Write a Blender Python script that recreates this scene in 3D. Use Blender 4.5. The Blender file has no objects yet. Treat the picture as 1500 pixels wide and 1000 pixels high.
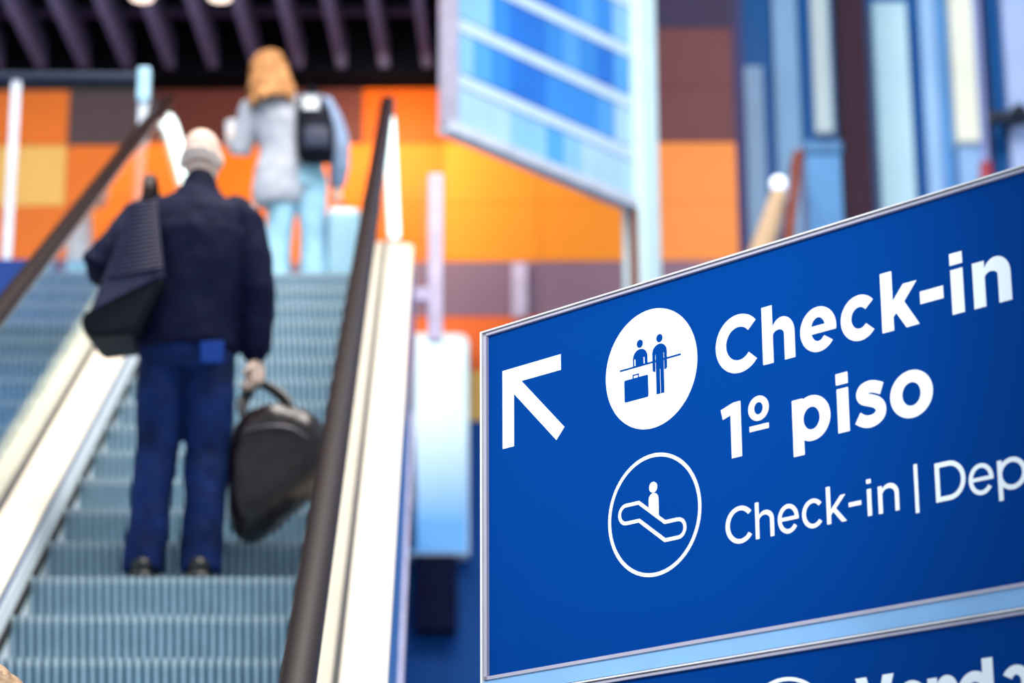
import bpy, bmesh, math, random
from mathutils import Vector, Matrix, noise
random.seed(4)
C = bpy.context.scene
COL = C.collection
R = math.radians

# ------------------------------------------------------------------ camera, world, lights, exposure
# World: metres, +Y along the escalator's run, Z up, lower floor at z = 0.
F_PX = 3730.6; PITCH = 0.29657; ROLL = -0.00519; YAW = R(1.7)      # focal length for a 1500 px wide frame
CAM = Vector((0, 0, 1.5))
fw = Vector((math.sin(YAW)*math.cos(PITCH), math.cos(YAW)*math.cos(PITCH), math.sin(PITCH)))
rt0 = Vector((math.cos(YAW), -math.sin(YAW), 0)); up0 = rt0.cross(fw)
cr, sr = math.cos(ROLL), math.sin(ROLL)
rt = cr*rt0 + sr*up0; up = -sr*rt0 + cr*up0
cd = bpy.data.cameras.new('camera'); cam = bpy.data.objects.new('camera', cd); COL.objects.link(cam)
cam.matrix_world = Matrix(((rt.x, up.x, -fw.x, CAM.x), (rt.y, up.y, -fw.y, CAM.y), (rt.z, up.z, -fw.z, CAM.z), (0, 0, 0, 1)))
cd.sensor_width = 36; cd.lens = F_PX/1500*36; cd.clip_end = 200; cd.clip_start = .05
cd.dof.use_dof = True; cd.dof.focus_distance = 4.78; cd.dof.aperture_fstop = 2.9
C.camera = cam
w = bpy.data.worlds.new('daylight'); C.world = w; w.use_nodes = True
w.node_tree.nodes['Background'].inputs[0].default_value = (.74, .88, 1, 1)
w.node_tree.nodes['Background'].inputs[1].default_value = 0.95
def area(name, loc, target, size, power, col=(1, 1, 1), sy=None):
    l = bpy.data.lights.new(name, 'AREA'); l.energy = power; l.color = col; l.size = size
    if sy: l.shape = 'RECTANGLE'; l.size_y = sy
    o = bpy.data.objects.new(name, l); COL.objects.link(o); o.location = loc
    o.rotation_euler = (Vector(target)-Vector(loc)).to_track_quat('-Z', 'Y').to_euler()
    return o
area('hall_skylight', (.5, 8.0, 13.5), (-.8, 10, 3), 5, 2500, (1, .93, .84), 9)  # unseen overhead fill, added to brighten the decks
area('wall_washer', (-2.5, 17.6, 9.3), (-2.2, 20, 8.0), 5, 90, (1, .86, .66), .4)
area('wall_washer_high', (-.45, 19.0, 9.5), (-.45, 20, 8.75), .5, 34, (1, .84, .55), .25)
sl = bpy.data.lights.new('sign_spotlight', 'SPOT'); sl.energy = 1150; sl.color = (1, .98, .96); sl.spot_size = R(22.5); sl.spot_blend = 1; sl.shadow_soft_size = .12  # unseen spot added to lift the sign's middle above its corners
so = bpy.data.objects.new('sign_spotlight', sl); COL.objects.link(so); so.location = (-2.2, 1.0, 4.9)
so.rotation_euler = (Vector((.43, 4.55, 2.80))-so.location).to_track_quat('-Z', 'Y').to_euler()
vs = C.view_settings
vs.view_transform = 'Standard'; vs.look = 'None'; vs.exposure = 0.0; vs.gamma = 1.0; vs.use_curve_mapping = False

# ------------------------------------------------------------------ helpers
def at(px, py, Y):
    """World point at depth Y along the picture point (px, py) of a 1500 x 1000 frame: used to read sizes off the photograph."""
    d = fw + rt*((px-750)/F_PX) - up*((py-500)/F_PX)
    return CAM + d*(Y/d.y)
def lin(c):
    return tuple(((v/255)/12.92 if v <= 10 else (((v/255)+.055)/1.055)**2.4) for v in c)
MATS = {}
def mat(name, rgb, rough=.6, metal=0, vary=.06, scale=8, spec=.5, emit=None, bump=0, coat=0):
    if name in MATS: return MATS[name]
    m = bpy.data.materials.new(name); m.use_nodes = True
    nt = m.node_tree; b = nt.nodes['Principled BSDF']
    c = lin(rgb)
    if vary:
        tc = nt.nodes.new('ShaderNodeTexCoord'); n = nt.nodes.new('ShaderNodeTexNoise'); n.inputs['Scale'].default_value = scale
        n.inputs['Detail'].default_value = 4
        r = nt.nodes.new('ShaderNodeValToRGB')
        r.color_ramp.elements[0].color = (*[v*(1-vary*2) for v in c], 1); r.color_ramp.elements[1].color = (*[min(1, v*(1+vary*2)) for v in c], 1)
        r.color_ramp.elements[0].position = .3; r.color_ramp.elements[1].position = .7
        nt.links.new(tc.outputs['Object'], n.inputs['Vector']); nt.links.new(n.outputs['Fac'], r.inputs['Fac'])
        nt.links.new(r.outputs['Color'], b.inputs['Base Color'])
        if bump:
            bp = nt.nodes.new('ShaderNodeBump'); bp.inputs['Strength'].default_value = bump; bp.inputs['Distance'].default_value = .01
            nt.links.new(n.outputs['Fac'], bp.inputs['Height']); nt.links.new(bp.outputs['Normal'], b.inputs['Normal'])
    else:
        b.inputs['Base Color'].default_value = (*c, 1)
    b.inputs['Roughness'].default_value = rough; b.inputs['Metallic'].default_value = metal
    b.inputs['Specular IOR Level'].default_value = spec
    if coat: b.inputs['Coat Weight'].default_value = coat
    if emit:
        b.inputs['Emission Color'].default_value = (*lin(emit[0]), 1); b.inputs['Emission Strength'].default_value = emit[1]
    MATS[name] = m; return m
def glass(name, tint, ior=1.7, rough=0.01):
    if name in MATS: return MATS[name]
    m = bpy.data.materials.new(name); m.use_nodes = True; nt = m.node_tree; nt.nodes.clear()
    o = nt.nodes.new('ShaderNodeOutputMaterial'); mx = nt.nodes.new('ShaderNodeMixShader'); f = nt.nodes.new('ShaderNodeFresnel')
    t = nt.nodes.new('ShaderNodeBsdfTransparent'); g = nt.nodes.new('ShaderNodeBsdfGlossy')
    ge_ = nt.nodes.new('ShaderNodeNewGeometry'); io = nt.nodes.new('ShaderNodeMix'); io.inputs[2].default_value = ior; io.inputs[3].default_value = 1/ior
    nt.links.new(ge_.outputs['Backfacing'], io.inputs[0]); nt.links.new(io.outputs[0], f.inputs['IOR'])
    t.inputs[0].default_value = (*tint, 1); g.inputs['Roughness'].default_value = rough
    nt.links.new(f.outputs[0], mx.inputs[0]); nt.links.new(t.outputs[0], mx.inputs[1]); nt.links.new(g.outputs[0], mx.inputs[2]); nt.links.new(mx.outputs[0], o.inputs[0])
    MATS[name] = m; return m
def link(name, me, m=None, parent=None):
    o = bpy.data.objects.new(name, me); COL.objects.link(o)
    if m is not None and len(me.materials) == 0: me.materials.append(m)
    if parent is not None: o.parent = parent
    return o
def tag(o, label=None, cat=None, group=None, kind=None):
    if label: o['label'] = label
    if cat: o['category'] = cat
    if group: o['group'] = group
    if kind: o['kind'] = kind
    return o
def empty(name, loc=(0, 0, 0), rz=0, **k):
    o = bpy.data.objects.new(name, None); COL.objects.link(o); o.location = loc; o.rotation_euler = (0, 0, rz); o.empty_display_size = .1
    return tag(o, **k)
def mesh(bm, name='shape', smooth=False):
    bmesh.ops.recalc_face_normals(bm, faces=bm.faces)
    me = bpy.data.meshes.new(name); bm.to_mesh(me); bm.free()
    if smooth:
        for p in me.polygons: p.use_smooth = True
    return me
def add_box(bm, lo, hi, bev=0):
    r = bmesh.ops.create_cube(bm, size=1)
    for v in r['verts']:
        v.co = Vector([(lo[i]+hi[i])/2+v.co[i]*(hi[i]-lo[i]) for i in range(3)])
    if bev:
        es = list({e for v in r['verts'] for e in v.link_edges})
        bmesh.ops.bevel(bm, geom=es, offset=bev, segments=2, affect='EDGES', profile=.6)
def box(name, lo, hi, m, parent=None, bev=0):
    bm = bmesh.new(); add_box(bm, lo, hi, bev); return link(name, mesh(bm, name), m, parent)
def frames(path):
    ts = []
    for i in range(len(path)):
        a = path[max(i-1, 0)]; b = path[min(i+1, len(path)-1)]; ts.append((b-a).normalized())
    ref = Vector((0, 0, 1)) if abs(ts[0].z) < .9 else Vector((0, 1, 0))
    n = (ref-ts[0]*ref.dot(ts[0])).normalized(); out = []
    for t in ts:
        n = (n-t*n.dot(t)).normalized(); out.append((t, n, t.cross(n)))
    return out
def add_tube(bm, pts, rad, seg=14, dome=True):
    """Closed tube; each radius is r or (r along the frame normal, r across)."""
    P = [Vector(p) for p in pts]; rd = [(r, r) if not isinstance(r, tuple) else r for r in rad]
    if len(rd) == 1: rd = rd*len(P)
    fr = frames(P); rings = []
    if dome:
        t = fr[0][0]; r0 = min(rd[0]); r1 = min(rd[-1])
        head = [(P[0]-t*r0*s, tuple(q*c for q in rd[0]), fr[0]) for s, c in ((.96, .28), (.7, .71))]
        t = fr[-1][0]
        tail = [(P[-1]+t*r1*s, tuple(q*c for q in rd[-1]), fr[-1]) for s, c in ((.7, .71), (.96, .28))]
    else: head = tail = []
    for c, r, f in head+list(zip(P, rd, fr))+tail:
        rings.append([bm.verts.new(c+f[1]*r[0]*math.cos(a)+f[2]*r[1]*math.sin(a)) for a in [k*2*math.pi/seg for k in range(seg)]])
    for A, B in zip(rings, rings[1:]):
        for k in range(seg): bm.faces.new((A[k], A[(k+1) % seg], B[(k+1) % seg], B[k]))
    bm.faces.new(rings[0][::-1]); bm.faces.new(rings[-1])
def add_stack(bm, rows, seg=24, power=2.0):
    """Closed body lofted through horizontal rings (z, cx, cy, rx, ry)."""
    rings = []
    for z, cx, cy, rx, ry in rows:
        ring = []
        for k in range(seg):
            a = k*2*math.pi/seg; c, s = math.cos(a), math.sin(a)
            ring.append(bm.verts.new((cx+rx*math.copysign(abs(c)**(2/power), c), cy+ry*math.copysign(abs(s)**(2/power), s), z)))
        rings.append(ring)
    for A, B in zip(rings, rings[1:]):
        for k in range(seg): bm.faces.new((A[k], A[(k+1) % seg], B[(k+1) % seg], B[k]))
    bm.faces.new(rings[0][::-1]); bm.faces.new(rings[-1])
def add_ball(bm, c, r):
    r = r if isinstance(r, tuple) else (r, r, r)
    q = bmesh.ops.create_uvsphere(bm, u_segments=20, v_segments=14, radius=1)
    for v in q['verts']: v.co = Vector((c[0]+v.co.x*r[0], c[1]+v.co.y*r[1], c[2]+v.co.z*r[2]))
def fuse(bm, voxel=.01, smooth=3, crumple=0, freq=9, seed=0):
    """Grow one continuous skin around the overlapping volumes of bm."""
    me = mesh(bm, 'raw'); o = bpy.data.objects.new('raw', me); COL.objects.link(o)
    md = o.modifiers.new('r', 'REMESH'); md.mode = 'VOXEL'; md.voxel_size = voxel; md.use_smooth_shade = True
    if smooth:
        s = o.modifiers.new('s', 'SMOOTH'); s.iterations = smooth; s.factor = .5
    dg = bpy.context.evaluated_depsgraph_get(); dg.update()
    out = bpy.data.meshes.new_from_object(o.evaluated_get(dg))
    bpy.data.objects.remove(o); bpy.data.meshes.remove(me)
    if crumple:
        for v in out.vertices:
            q = v.co*freq+Vector((seed, seed*2, 0)); q.z *= .55
            v.co += v.normal*crumple*noise.fractal(q, .7, 2, 3)
    for p in out.polygons: p.use_smooth = True
    return out
def catmull(pts, n=8):
    P = [Vector(p) for p in pts]; P = [P[0]*2-P[1]]+P+[P[-1]*2-P[-2]]; out = []
    for i in range(1, len(P)-2):
        a, b, c, d = P[i-1:i+3]
        for k in range(n):
            t = k/n; out.append(.5*((2*b)+(c-a)*t+(2*a-5*b+4*c-d)*t*t+(3*b-a-3*c+d)*t**3))
    out.append(P[-2]); return out

# ------------------------------------------------------------------ setting
YW = 20.0                                                  # panelled wall
GAP_FLOOR = 6.17                                           # upper floor level
m_floor = mat('polished_floor', (150, 158, 168), .35, vary=.04, scale=1.5)
tag(box('floor', (-12, -4, -.2), (14, 22, 0), m_floor), kind='structure')
bm = bmesh.new(); m_slab = mat('slab_blue', (22, 58, 128), .6, vary=.03, spec=.2)
add_box(bm, (-9, 13.72, GAP_FLOOR-.40), (-1.86, 14.6, GAP_FLOOR)); add_box(bm, (-9, 14.6, GAP_FLOOR-.40), (-.18, YW-.45, GAP_FLOOR))
slab = tag(link('floor_upper', mesh(bm), m_slab), kind='structure')
tag(box('wall_under_slab', (-9, 13.9, 0), (-1.95, 14.1, GAP_FLOOR-.40), mat('low_wall_blue', (36, 92, 150), .6, vary=.03, spec=.2)), kind='structure')
m_core = mat('wall_core', (48, 36, 40), .8)
def on_wall(px, py, D):
    """(x along the wall, z) where the picture point meets the wall that stands square to the camera's heading, D metres off."""
    d = fw + rt*((px-750)/F_PX) - up*((py-500)/F_PX); h = Vector((math.sin(YAW), math.cos(YAW), 0))
    p = CAM+d*(D/d.dot(h)); return Vector((p.dot(rt0), 0, p.z))
X_END = on_wall(1080, 300, YW).x
def turn(o):                                              # the hall's end stands square to the view, 1.7 degrees off the escalator's axis
    o.rotation_euler.z = -YAW; return o
wall = turn(tag(box('wall_back', (-9, YW, 0), (X_END, YW+.3, 14.5), m_core), kind='structure'))
PC = {'o': (236, 116, 12), 'O': (248, 146, 74), 'y': (250, 146, 40), 'M': (114, 66, 70), 'd': (190, 78, 4), 'c': (242, 190, 104), 'm': (92, 44, 40), 'g': (78, 56, 64), 'p': (60, 48, 78),
      'v': (138, 108, 130), 's': (240, 110, 52), 'b': (0, 76, 156), 'B': (0, 68, 146)}
colx = [-9]+[on_wall(x, 300, YW).x for x in (-390, -230, -75, 95, 225, 380, 530, 650, 790, 940, 1080)]
rowz = [14.4]+[on_wall(700, y, YW).z for y in (-120, 45, 131, 212, 300, 385, 465, 545, 618)]+[3.6, 2.4, 1.2, .1]
grid = {  # row -> letters for the eleven columns from the left
    0: 'pppppppmpmp', 1: 'mpmmpmmmmpp', 2: 'mmpmgmmmmmM', 3: 'ommogmmdooM', 4: 'oooco' + 'oooyyO', 5: 'ooooo' + 'oooyyO', 6: 'vvvvvvvvvvv',
    7: 'sssssssssss', 8: 'ccccccccccc', 9: 'bbbbbbbbbbb', 10: 'BbbBbbBbbbB', 11: 'bbBbbbbBbbb', 12: 'bBbbBbbbbBb'}
for r in range(13):
    z1, z0 = rowz[r], rowz[r+1]
    for c in range(11):
        k = grid[r][c]
        box('panel', (colx[c]+.003, YW-.035, z0+.003), (colx[c+1]-.003, YW+.01, z1-.003), mat('panel_'+k, PC[k], .55, vary=.03, scale=1.2, spec=.2), wall)
# vertical pale strip low on the wall
p0, p1 = on_wall(750, 390, YW), on_wall(772, 468, YW)
turn(tag(box('trim_3', (p0.x, YW-.09, p1.z), (p1.x, YW-.037, p0.z), mat('strip_lavender', (206, 190, 222), .5)), kind='structure'))
# ceiling of dark baffles over the upper floor
ZC = on_wall(300, 131, YW-.06).z
XC = on_wall(641, 20, 18.4).x
m_black = mat('ceiling_black', (5, 5, 13), .95, vary=.05, spec=.05)
ceil = turn(tag(box('ceiling', (-9, 14.5, ZC+.55), (XC, YW-.02, ZC+.7), m_black), kind='structure'))
box('bulkhead', (-9, YW-.38, ZC), (XC, YW-.06, ZC+.549), m_black, ceil)
turn(tag(box('trim_1', (XC, 14.5, ZC-.02), (XC+.05, YW-.06, ZC+.7), mat('ceiling_edge', (40, 10, 26), .8, spec=.1)), kind='structure'))
m_baf = mat('baffle_grey', (78, 80, 118), .8, vary=.05, spec=.1)
bafl = None
for i in range(30):
    x = on_wall(32+64.6*(i-14), 40, 18.9).x
    if x > XC-.1 or x < -8.6: continue
    if bafl is None:
        bm = bmesh.new(); add_box(bm, (-.04, -2.3, ZC+.03), (.04, 2.3, ZC+.30), .006); bafl = mesh(bm, 'baffle')
    o = link('baffle', bafl, m_baf, ceil); o.location = (x, 17.26, 0); o.rotation_euler.z = R(-1.2)
for y in (15.6, 17.25, 19.1):
    box('crossbar', (-8.9, y-.05, ZC+.301), (XC-.03, y+.05, ZC+.36), mat('crossbar_grey', (56, 52, 84), .8, spec=.1), ceil)
def downlight(px, label):
    p = at(px, -5, 18.0); p = CAM+(p-CAM)*((ZC-.09-CAM.z)/(p.z-CAM.z))
    e = empty('ceiling_light', (p.x, p.y, ZC-.09), label=label, cat='ceiling light', group='round downlights under the baffle ceiling')
    bm = bmesh.new(); add_tube(bm, [(0, 0, 0), (0, 0, .075)], [.10, .10], 24, False); link('housing', mesh(bm, smooth=False), mat('lamp_white', (220, 220, 225), .4), e)
    bm = bmesh.new(); add_tube(bm, [(0, 0, -.012), (0, 0, -.001)], [.085, .085], 24, False); link('diffuser', mesh(bm), mat('lamp_glow', (255, 245, 235), .4, vary=0, emit=((255, 240, 230), 1.1)), e)
    bm = bmesh.new(); add_tube(bm, [(0, 0, .075), (0, 0, .64)], [.008, .008], 8, False); link('rod', mesh(bm), mat('lamp_rod', (40, 40, 46), .5), e)
downlight(208, 'round white ceiling downlight nearer the top left corner, above the glass railing')
downlight(322, 'round white ceiling downlight above the fair-haired woman')

# glazed facade on the right: dark teal glass behind vertical fins
YF = 20.6
fac = turn(tag(box('window_1', (X_END+.02, YF+.2, 0), (11.5, YF+.3, 15), mat('facade_glass', (10, 98, 172), .3, vary=.04, scale=.8, spec=.2)), kind='structure'))
FIN = [  # px left, px right, px top, px bottom, colour, how far it stands proud
    (1078, 1092, -400, 700, (92, 84, 140), .12), (1093, 1121, 92, 700, (150, 182, 220), .10), (1138, 1174, -400, 700, (140, 182, 226), .12), (1196, 1222, -400, 190, (206, 224, 230), .10),
    (1223, 1236, -400, 700, (98, 150, 210), .06), (1286, 1336, 4, 700, (200, 236, 255), .16), (1357, 1379, -400, 700, (160, 200, 246), .12), (1380, 1399, -400, 700, (104, 164, 224), .05),
    (1400, 1434, -400, 208, (250, 248, 232), .16), (1403, 1434, 209, 700, (150, 190, 240), .10), (1435, 1449, -400, 700, (156, 170, 226), .08), (1450, 1457, -400, 700, (20, 34, 84), .10), (1480, 1522, -400, 700, (180, 200, 248), .12),
    (1545, 1580, -400, 700, (150, 190, 240), .12), (1610, 1650, -400, 700, (190, 220, 246), .12), (1700, 1730, -400, 700, (140, 182, 226), .10)]+[(1790+95*i, 1824+95*i+8*(i % 3), -400, 700, ((160, 200, 246), (200, 226, 240), (104, 164, 224))[i % 3], .12) for i in range(9)]
for a, b, t, u, c, d in FIN:
    p0, p1 = on_wall(a, max(t, -400), YF), on_wall(b, u, YF); p0.x, p1.x = on_wall(a, 180, YF).x, on_wall(b, 180, YF).x
    box('fin', (p0.x, YF+.2-d*1.4, .02 if u >= 700 else p1.z), (p1.x, YF+.19, 14.8 if t <= -400 else p0.z), mat('fin_%d_%d_%d' % c, c, .5, vary=.03, scale=2, spec=.2), fac, .012)
p0, p1 = at(1238, 200, 19.5), at(1285, 200, 19.5)
tag(box('pillar', (p0.x, 19.45, 0), (p1.x-.07, 19.95, 15), mat('pillar_brown', (52, 26, 44), .7, spec=.2), None, .02), kind='structure')
tag(box('trim_2', (p1.x-.07, 19.62, 0), (p1.x, 19.95, 15), mat('pillar_navy', (8, 42, 96), .5), None, .01), kind='structure')
# dark clamp on the facade
e = empty('cable_clamp', at(1478, 170, 20.25), label='black clamp arm fixed to the pale blue fins at the edge of the frame', cat='clamp')
bm = bmesh.new(); add_box(bm, (-.17, -.05, -.05), (.35, .1, .03), .015); link('arm', mesh(bm), mat('clamp_black', (14, 22, 42), .5), e)
bm = bmesh.new(); add_tube(bm, [(.08, -.06, .02), (.08, .12, .02)], [.075], 18); link('collar', mesh(bm, smooth=True), MATS['clamp_black'], e)
bm = bmesh.new(); add_tube(bm, [(.03, .1, -.01), (.03, .35, -.01)], [.03], 10); link('stem', mesh(bm, smooth=True), MATS['clamp_black'], e)

# ------------------------------------------------------------------ escalator
XE = -.955                                                 # centre line of the steps
TAN = math.tan(R(30))
NOSE = [(1.3, .03), (2.0, .03), (2.6, .03), (2.9, .05), (3.2, .11), (3.6, TAN*3.6-1.837), (13.2, TAN*13.2-1.837), (13.5, 5.93), (13.8, 6.08), (14.1, 6.15), (14.4, GAP_FLOOR), (15.2, GAP_FLOOR), (16.1, GAP_FLOOR)]
def nose_z(y):
    for (a, za), (b, zb) in zip(NOSE, NOSE[1:]):
        if y <= b: return za+(zb-za)*(y-a)/(b-a)
    return NOSE[-1][1]
def sweep(section, y0=None, y1=None):
    """Extrude a closed (x, h) section along the line of the step noses."""
    ys = [p[0] for p in NOSE]
    if y0 is not None: ys = [y0]+[y for y in ys if y0+.01 < y < y1-.01]+[y1]
    bm = bmesh.new(); rings = [[bm.verts.new((x, y, nose_z(y)+h)) for x, h in section] for y in ys]
    n = len(section)
    for A, B in zip(rings, rings[1:]):
        for k in range(n): bm.faces.new((A[k], A[(k+1) % n], B[(k+1) % n], B[k]))
    bm.faces.new(rings[0]); bm.faces.new(rings[-1][::-1])
    return mesh(bm)
esc = empty('escalator', (0, 0, 0), label='ascending escalator with grey grooved steps, glass sides and white decking', cat='escalator')
m_step = mat('step_aluminium', (178, 202, 216), .45, .0, vary=.05, scale=14)
def step_mesh():
    bm = bmesh.new(); n = 34; W = 1.0; rows = [0, -.024, -.05, -.10, -.15, -.205, -.24]
    cols = []
    for i in range(n):
        x0 = -W/2+W*i/n; p = W/n
        cols += [(x0, 1), (x0+p*.1, 0), (x0+p*.52, 0), (x0+p*.62, 1)]
    cols.append((W/2, 1))
    def y(z): return -.364+math.sqrt(.39**2-max(0, min(.21, .21+z))**2)+.035
    grid = [[bm.verts.new((x, y(z)+.018*g, z)) for x, g in cols] for z in rows]
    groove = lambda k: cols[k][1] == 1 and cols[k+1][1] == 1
    for q, (A, B) in enumerate(zip(grid, grid[1:])):
        for k in range(len(cols)-1):
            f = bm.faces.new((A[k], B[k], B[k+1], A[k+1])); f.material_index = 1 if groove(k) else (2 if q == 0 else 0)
    # ribbed tread: ridges level with the nosing, grooves 9 mm lower
    t0 = [bm.verts.new((x, .018*g, -.009*g)) for x, g in cols]; t1 = [bm.verts.new((x, .40, -.009*g)) for x, g in cols]
    for k in range(len(cols)-1):
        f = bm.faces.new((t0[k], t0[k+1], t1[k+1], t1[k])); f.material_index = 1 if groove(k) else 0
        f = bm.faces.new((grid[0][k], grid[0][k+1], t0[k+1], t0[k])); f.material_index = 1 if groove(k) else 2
    for s, xs in ((0, -W/2), (-1, W/2)):
        a, b = grid[-1][s], t1[s]; c = bm.verts.new((xs, .40, -.24))
        bm.faces.new([r[s] for r in grid]+[c, b, t0[s]])
    me = bpy.data.meshes.new('step'); bmesh.ops.remove_doubles(bm, verts=bm.verts, dist=1e-6); bmesh.ops.recalc_face_normals(bm, faces=bm.faces); bm.to_mesh(me); bm.free()
    return me
sm = step_mesh(); sm.materials.append(m_step); sm.materials.append(mat('step_groove', (86, 116, 136), .7, vary=0, spec=.1)); sm.materials.append(mat('step_nosing', (226, 234, 238), .4, vary=0))  # darker grooves and lighter nosing put shade and highlight into the colour
for k in range(-15, 14):
    o = link('step', sm, m_step, esc); o.location = (XE, 8.95+.364*k, TAN*8.95-1.837+.026+.21*k)
box('comb_plate', (XE-.5, 14.03, GAP_FLOOR-.12), (XE+.5, 16.1, GAP_FLOOR+.004), mat('comb_plate_steel', (150, 160, 168), .35, .6), esc)
box('comb_plate', (XE-.5, 1.3, 0.005), (XE+.5, 3.15, .04), MATS['comb_plate_steel'], esc)
m_deckL = mat('deck_cream', (246, 230, 208), .35, .0, vary=.02, scale=2)
m_skirt = mat('skirt_white', (244, 246, 248), .35, .0, vary=.02)
m_seal = mat('glass_seal', (60, 56, 60), .6); m_groove = mat('groove_blue', (64, 104, 152), .5)
m_brush = mat('brush_black', (14, 14, 18), .9); m_truss = mat('truss_blue', (40, 120, 200), .28, .3, vary=.05)
m_rail = mat('handrail_rubber', (34, 18, 14), .4, vary=.08, spec=.1); m_trim = mat('rail_guide', (206, 190, 178), .25, .9)
m_led = mat('handrail_led', (255, 255, 255), .4, vary=0, emit=((235, 255, 250), 2.6))
m_glass = glass('balustrade_glass', (.93, .98, .97), 1.5)
for s in (-1, 1):
    X = lambda d: XE+s*d
    link('skirt_brush', sweep([(X(.494), -.035), (X(.502), -.035), (X(.502), .02), (X(.494), .012)]), m_brush, esc)
    link('skirt_panel', sweep([(X(.502), -.34), (X(.512), -.34), (X(.512), .118), (X(.502), .118)]), m_skirt, esc)
    link('deck_groove', sweep([(X(.506), .118), (X(.535), .118), (X(.535), .166), (X(.506), .166)]), m_groove, esc)
    link('inner_deck', sweep([(X(.503), .166), (X(.628), .05), (X(.628), .232), (X(.508), .178)]), m_deckL, esc)
    link('glass_seal', sweep([(X(.628), .10), (X(.662), .10), (X(.662), .236), (X(.628), .236)]), m_seal, esc)
    link('outer_deck', sweep([(X(.662), .05), (X(.797), .12), (X(.80), .215), (X(.662), .238)]), m_deckL, esc)
    link('truss_cladding', sweep([(X(.785), -.80), (X(.797), -.80), (X(.797), .19), (X(.785), .19)]), m_truss, esc)
    link('truss_trim', sweep([(X(.77), -.87), (X(.812), -.87), (X(.812), -.78), (X(.77), -.78)]), mat('truss_trim_steel', (196, 190, 214), .4), esc)
    ys = [1.3, 2.5]+[3.75+1.25*i for i in range(9)]+[14.9, 16.1]
    for a, b in zip(ys, ys[1:]):
        link('glass_pane', sweep([(X(.640), .225), (X(.650), .225), (X(.650), 1.015), (X(.640), 1.015)], a+.004, b-.004), m_glass, esc)
    # moving handrail, with its newel bends at both ends
    top = [(y, nose_z(y)+1.04) for y, _ in NOSE]
    RN = .34
    pts = [(1.3-RN*math.sin(t), 1.07-RN+RN*math.cos(t)) for t in [R(a) for a in (180, 150, 120, 90, 60, 30)]]
    pts = [(1.9, 1.07-2*RN)]+pts+catmull([(y, z, 0) for y, z in top], 4) if False else [(1.9, 1.07-2*RN)]+pts+[(q.x, q.y) for q in catmull([(y, z, 0) for y, z in top], 4)]
    pts += [(16.1+RN*math.sin(t), GAP_FLOOR+1.04-RN+RN*math.cos(t)) for t in [R(a) for a in (30, 60, 90, 120, 150, 180)]]+[(15.5, GAP_FLOOR+1.04-2*RN)]
    bm = bmesh.new(); add_tube(bm, [(X(.645), y, z) for y, z in pts], [(.026, .042)], 16)
    link('handrail', mesh(bm, smooth=True), m_rail, esc)
    link('handrail_guide', sweep([(X(.618), .996), (X(.672), .996), (X(.672), 1.016), (X(.618), 1.016)], 1.4, 13.7), m_trim, esc)
    link('handrail_light', sweep([(X(.606), .955), (X(.684), .955), (X(.684), 1.012), (X(.606), 1.012)], 13.78, 16.05), m_led, esc)
    for a, zc in ((16.1, GAP_FLOOR+1.04-RN), (1.3, 1.07-RN)):
        sg = 1 if a > 5 else -1
        bm = bmesh.new(); rim = [(a+sg*(RN-.03)*math.sin(t), zc+(RN-.03)*math.cos(t)) for t in [math.pi*i/12 for i in range(13)]]
        A = [bm.verts.new((X(.64), y, z)) for y, z in rim]; B = [bm.verts.new((X(.65), y, z)) for y, z in rim]
        bm.faces.new(A); bm.faces.new(B[::-1])
        for i in range(13): bm.faces.new((A[i], A[(i+1) % 13], B[(i+1) % 13], B[i]))
        link('newel_glass', mesh(bm), m_glass, esc)

# glass railing of the upper floor, left of the escalator
m_post = mat('railing_post', (214, 222, 236), .35, .3); m_railtop = mat('railing_cap', (34, 44, 66), .35, .4)
p = at(226, 200, 13.85)
rail = empty('glass_railing', (p.x, 13.85, GAP_FLOOR), label='glass railing with slim pale posts and dark cap on the upper floor edge', cat='railing')
zt = at(226, 112, 13.85).z-GAP_FLOOR
rail.location.x -= .07; x1 = at(20, 200, 13.85).x-p.x+.07
for k, x in enumerate((0, x1, 2*x1, 3*x1, 4*x1)):
    box('post', (x-.026, -.02, .0), (x+.026, .02, zt-.035 if k else zt-.0), m_post, rail, .004)
    if k < 4: box('glass_pane', (x+x1+.03, -.006, .05), (x-.03, .006, zt-.04), glass('railing_glass', (.95, .98, .98), 1.3), rail)
box('top_rail', (4*x1, -.035, zt-.032), (-.03, .035, zt+.01), m_railtop, rail, .008)
box('corner_cap', (-.034, -.045, zt-.165), (.034, .045, zt+.04), mat('cap_pale', (168, 214, 240), .3, .2), rail, .008)
# steel post and glass fin at the right-hand slab edge
p = at(638, 380, 13.85)
e = empty('edge_post', (p.x, 13.85, GAP_FLOOR), label='pale steel edge post with a glass fin beside the right handrail top', cat='post')
box('post', (-.042, -.03, at(638, 500, 13.85).z-GAP_FLOOR), (.042, .03, at(638, 256, 13.85).z-GAP_FLOOR), mat('edge_post_pale', (190, 178, 202), .5, spec=.2), e, .008)
box('glass_fin', (-.086, -.006, -.06), (-.046, .006, at(638, 262, 13.85).z-GAP_FLOOR), m_glass, e)
box('bracket', (-.122, -.02, -.20), (-.041, .02, -.12), MATS['edge_post_pale'], e, .006)

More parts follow.
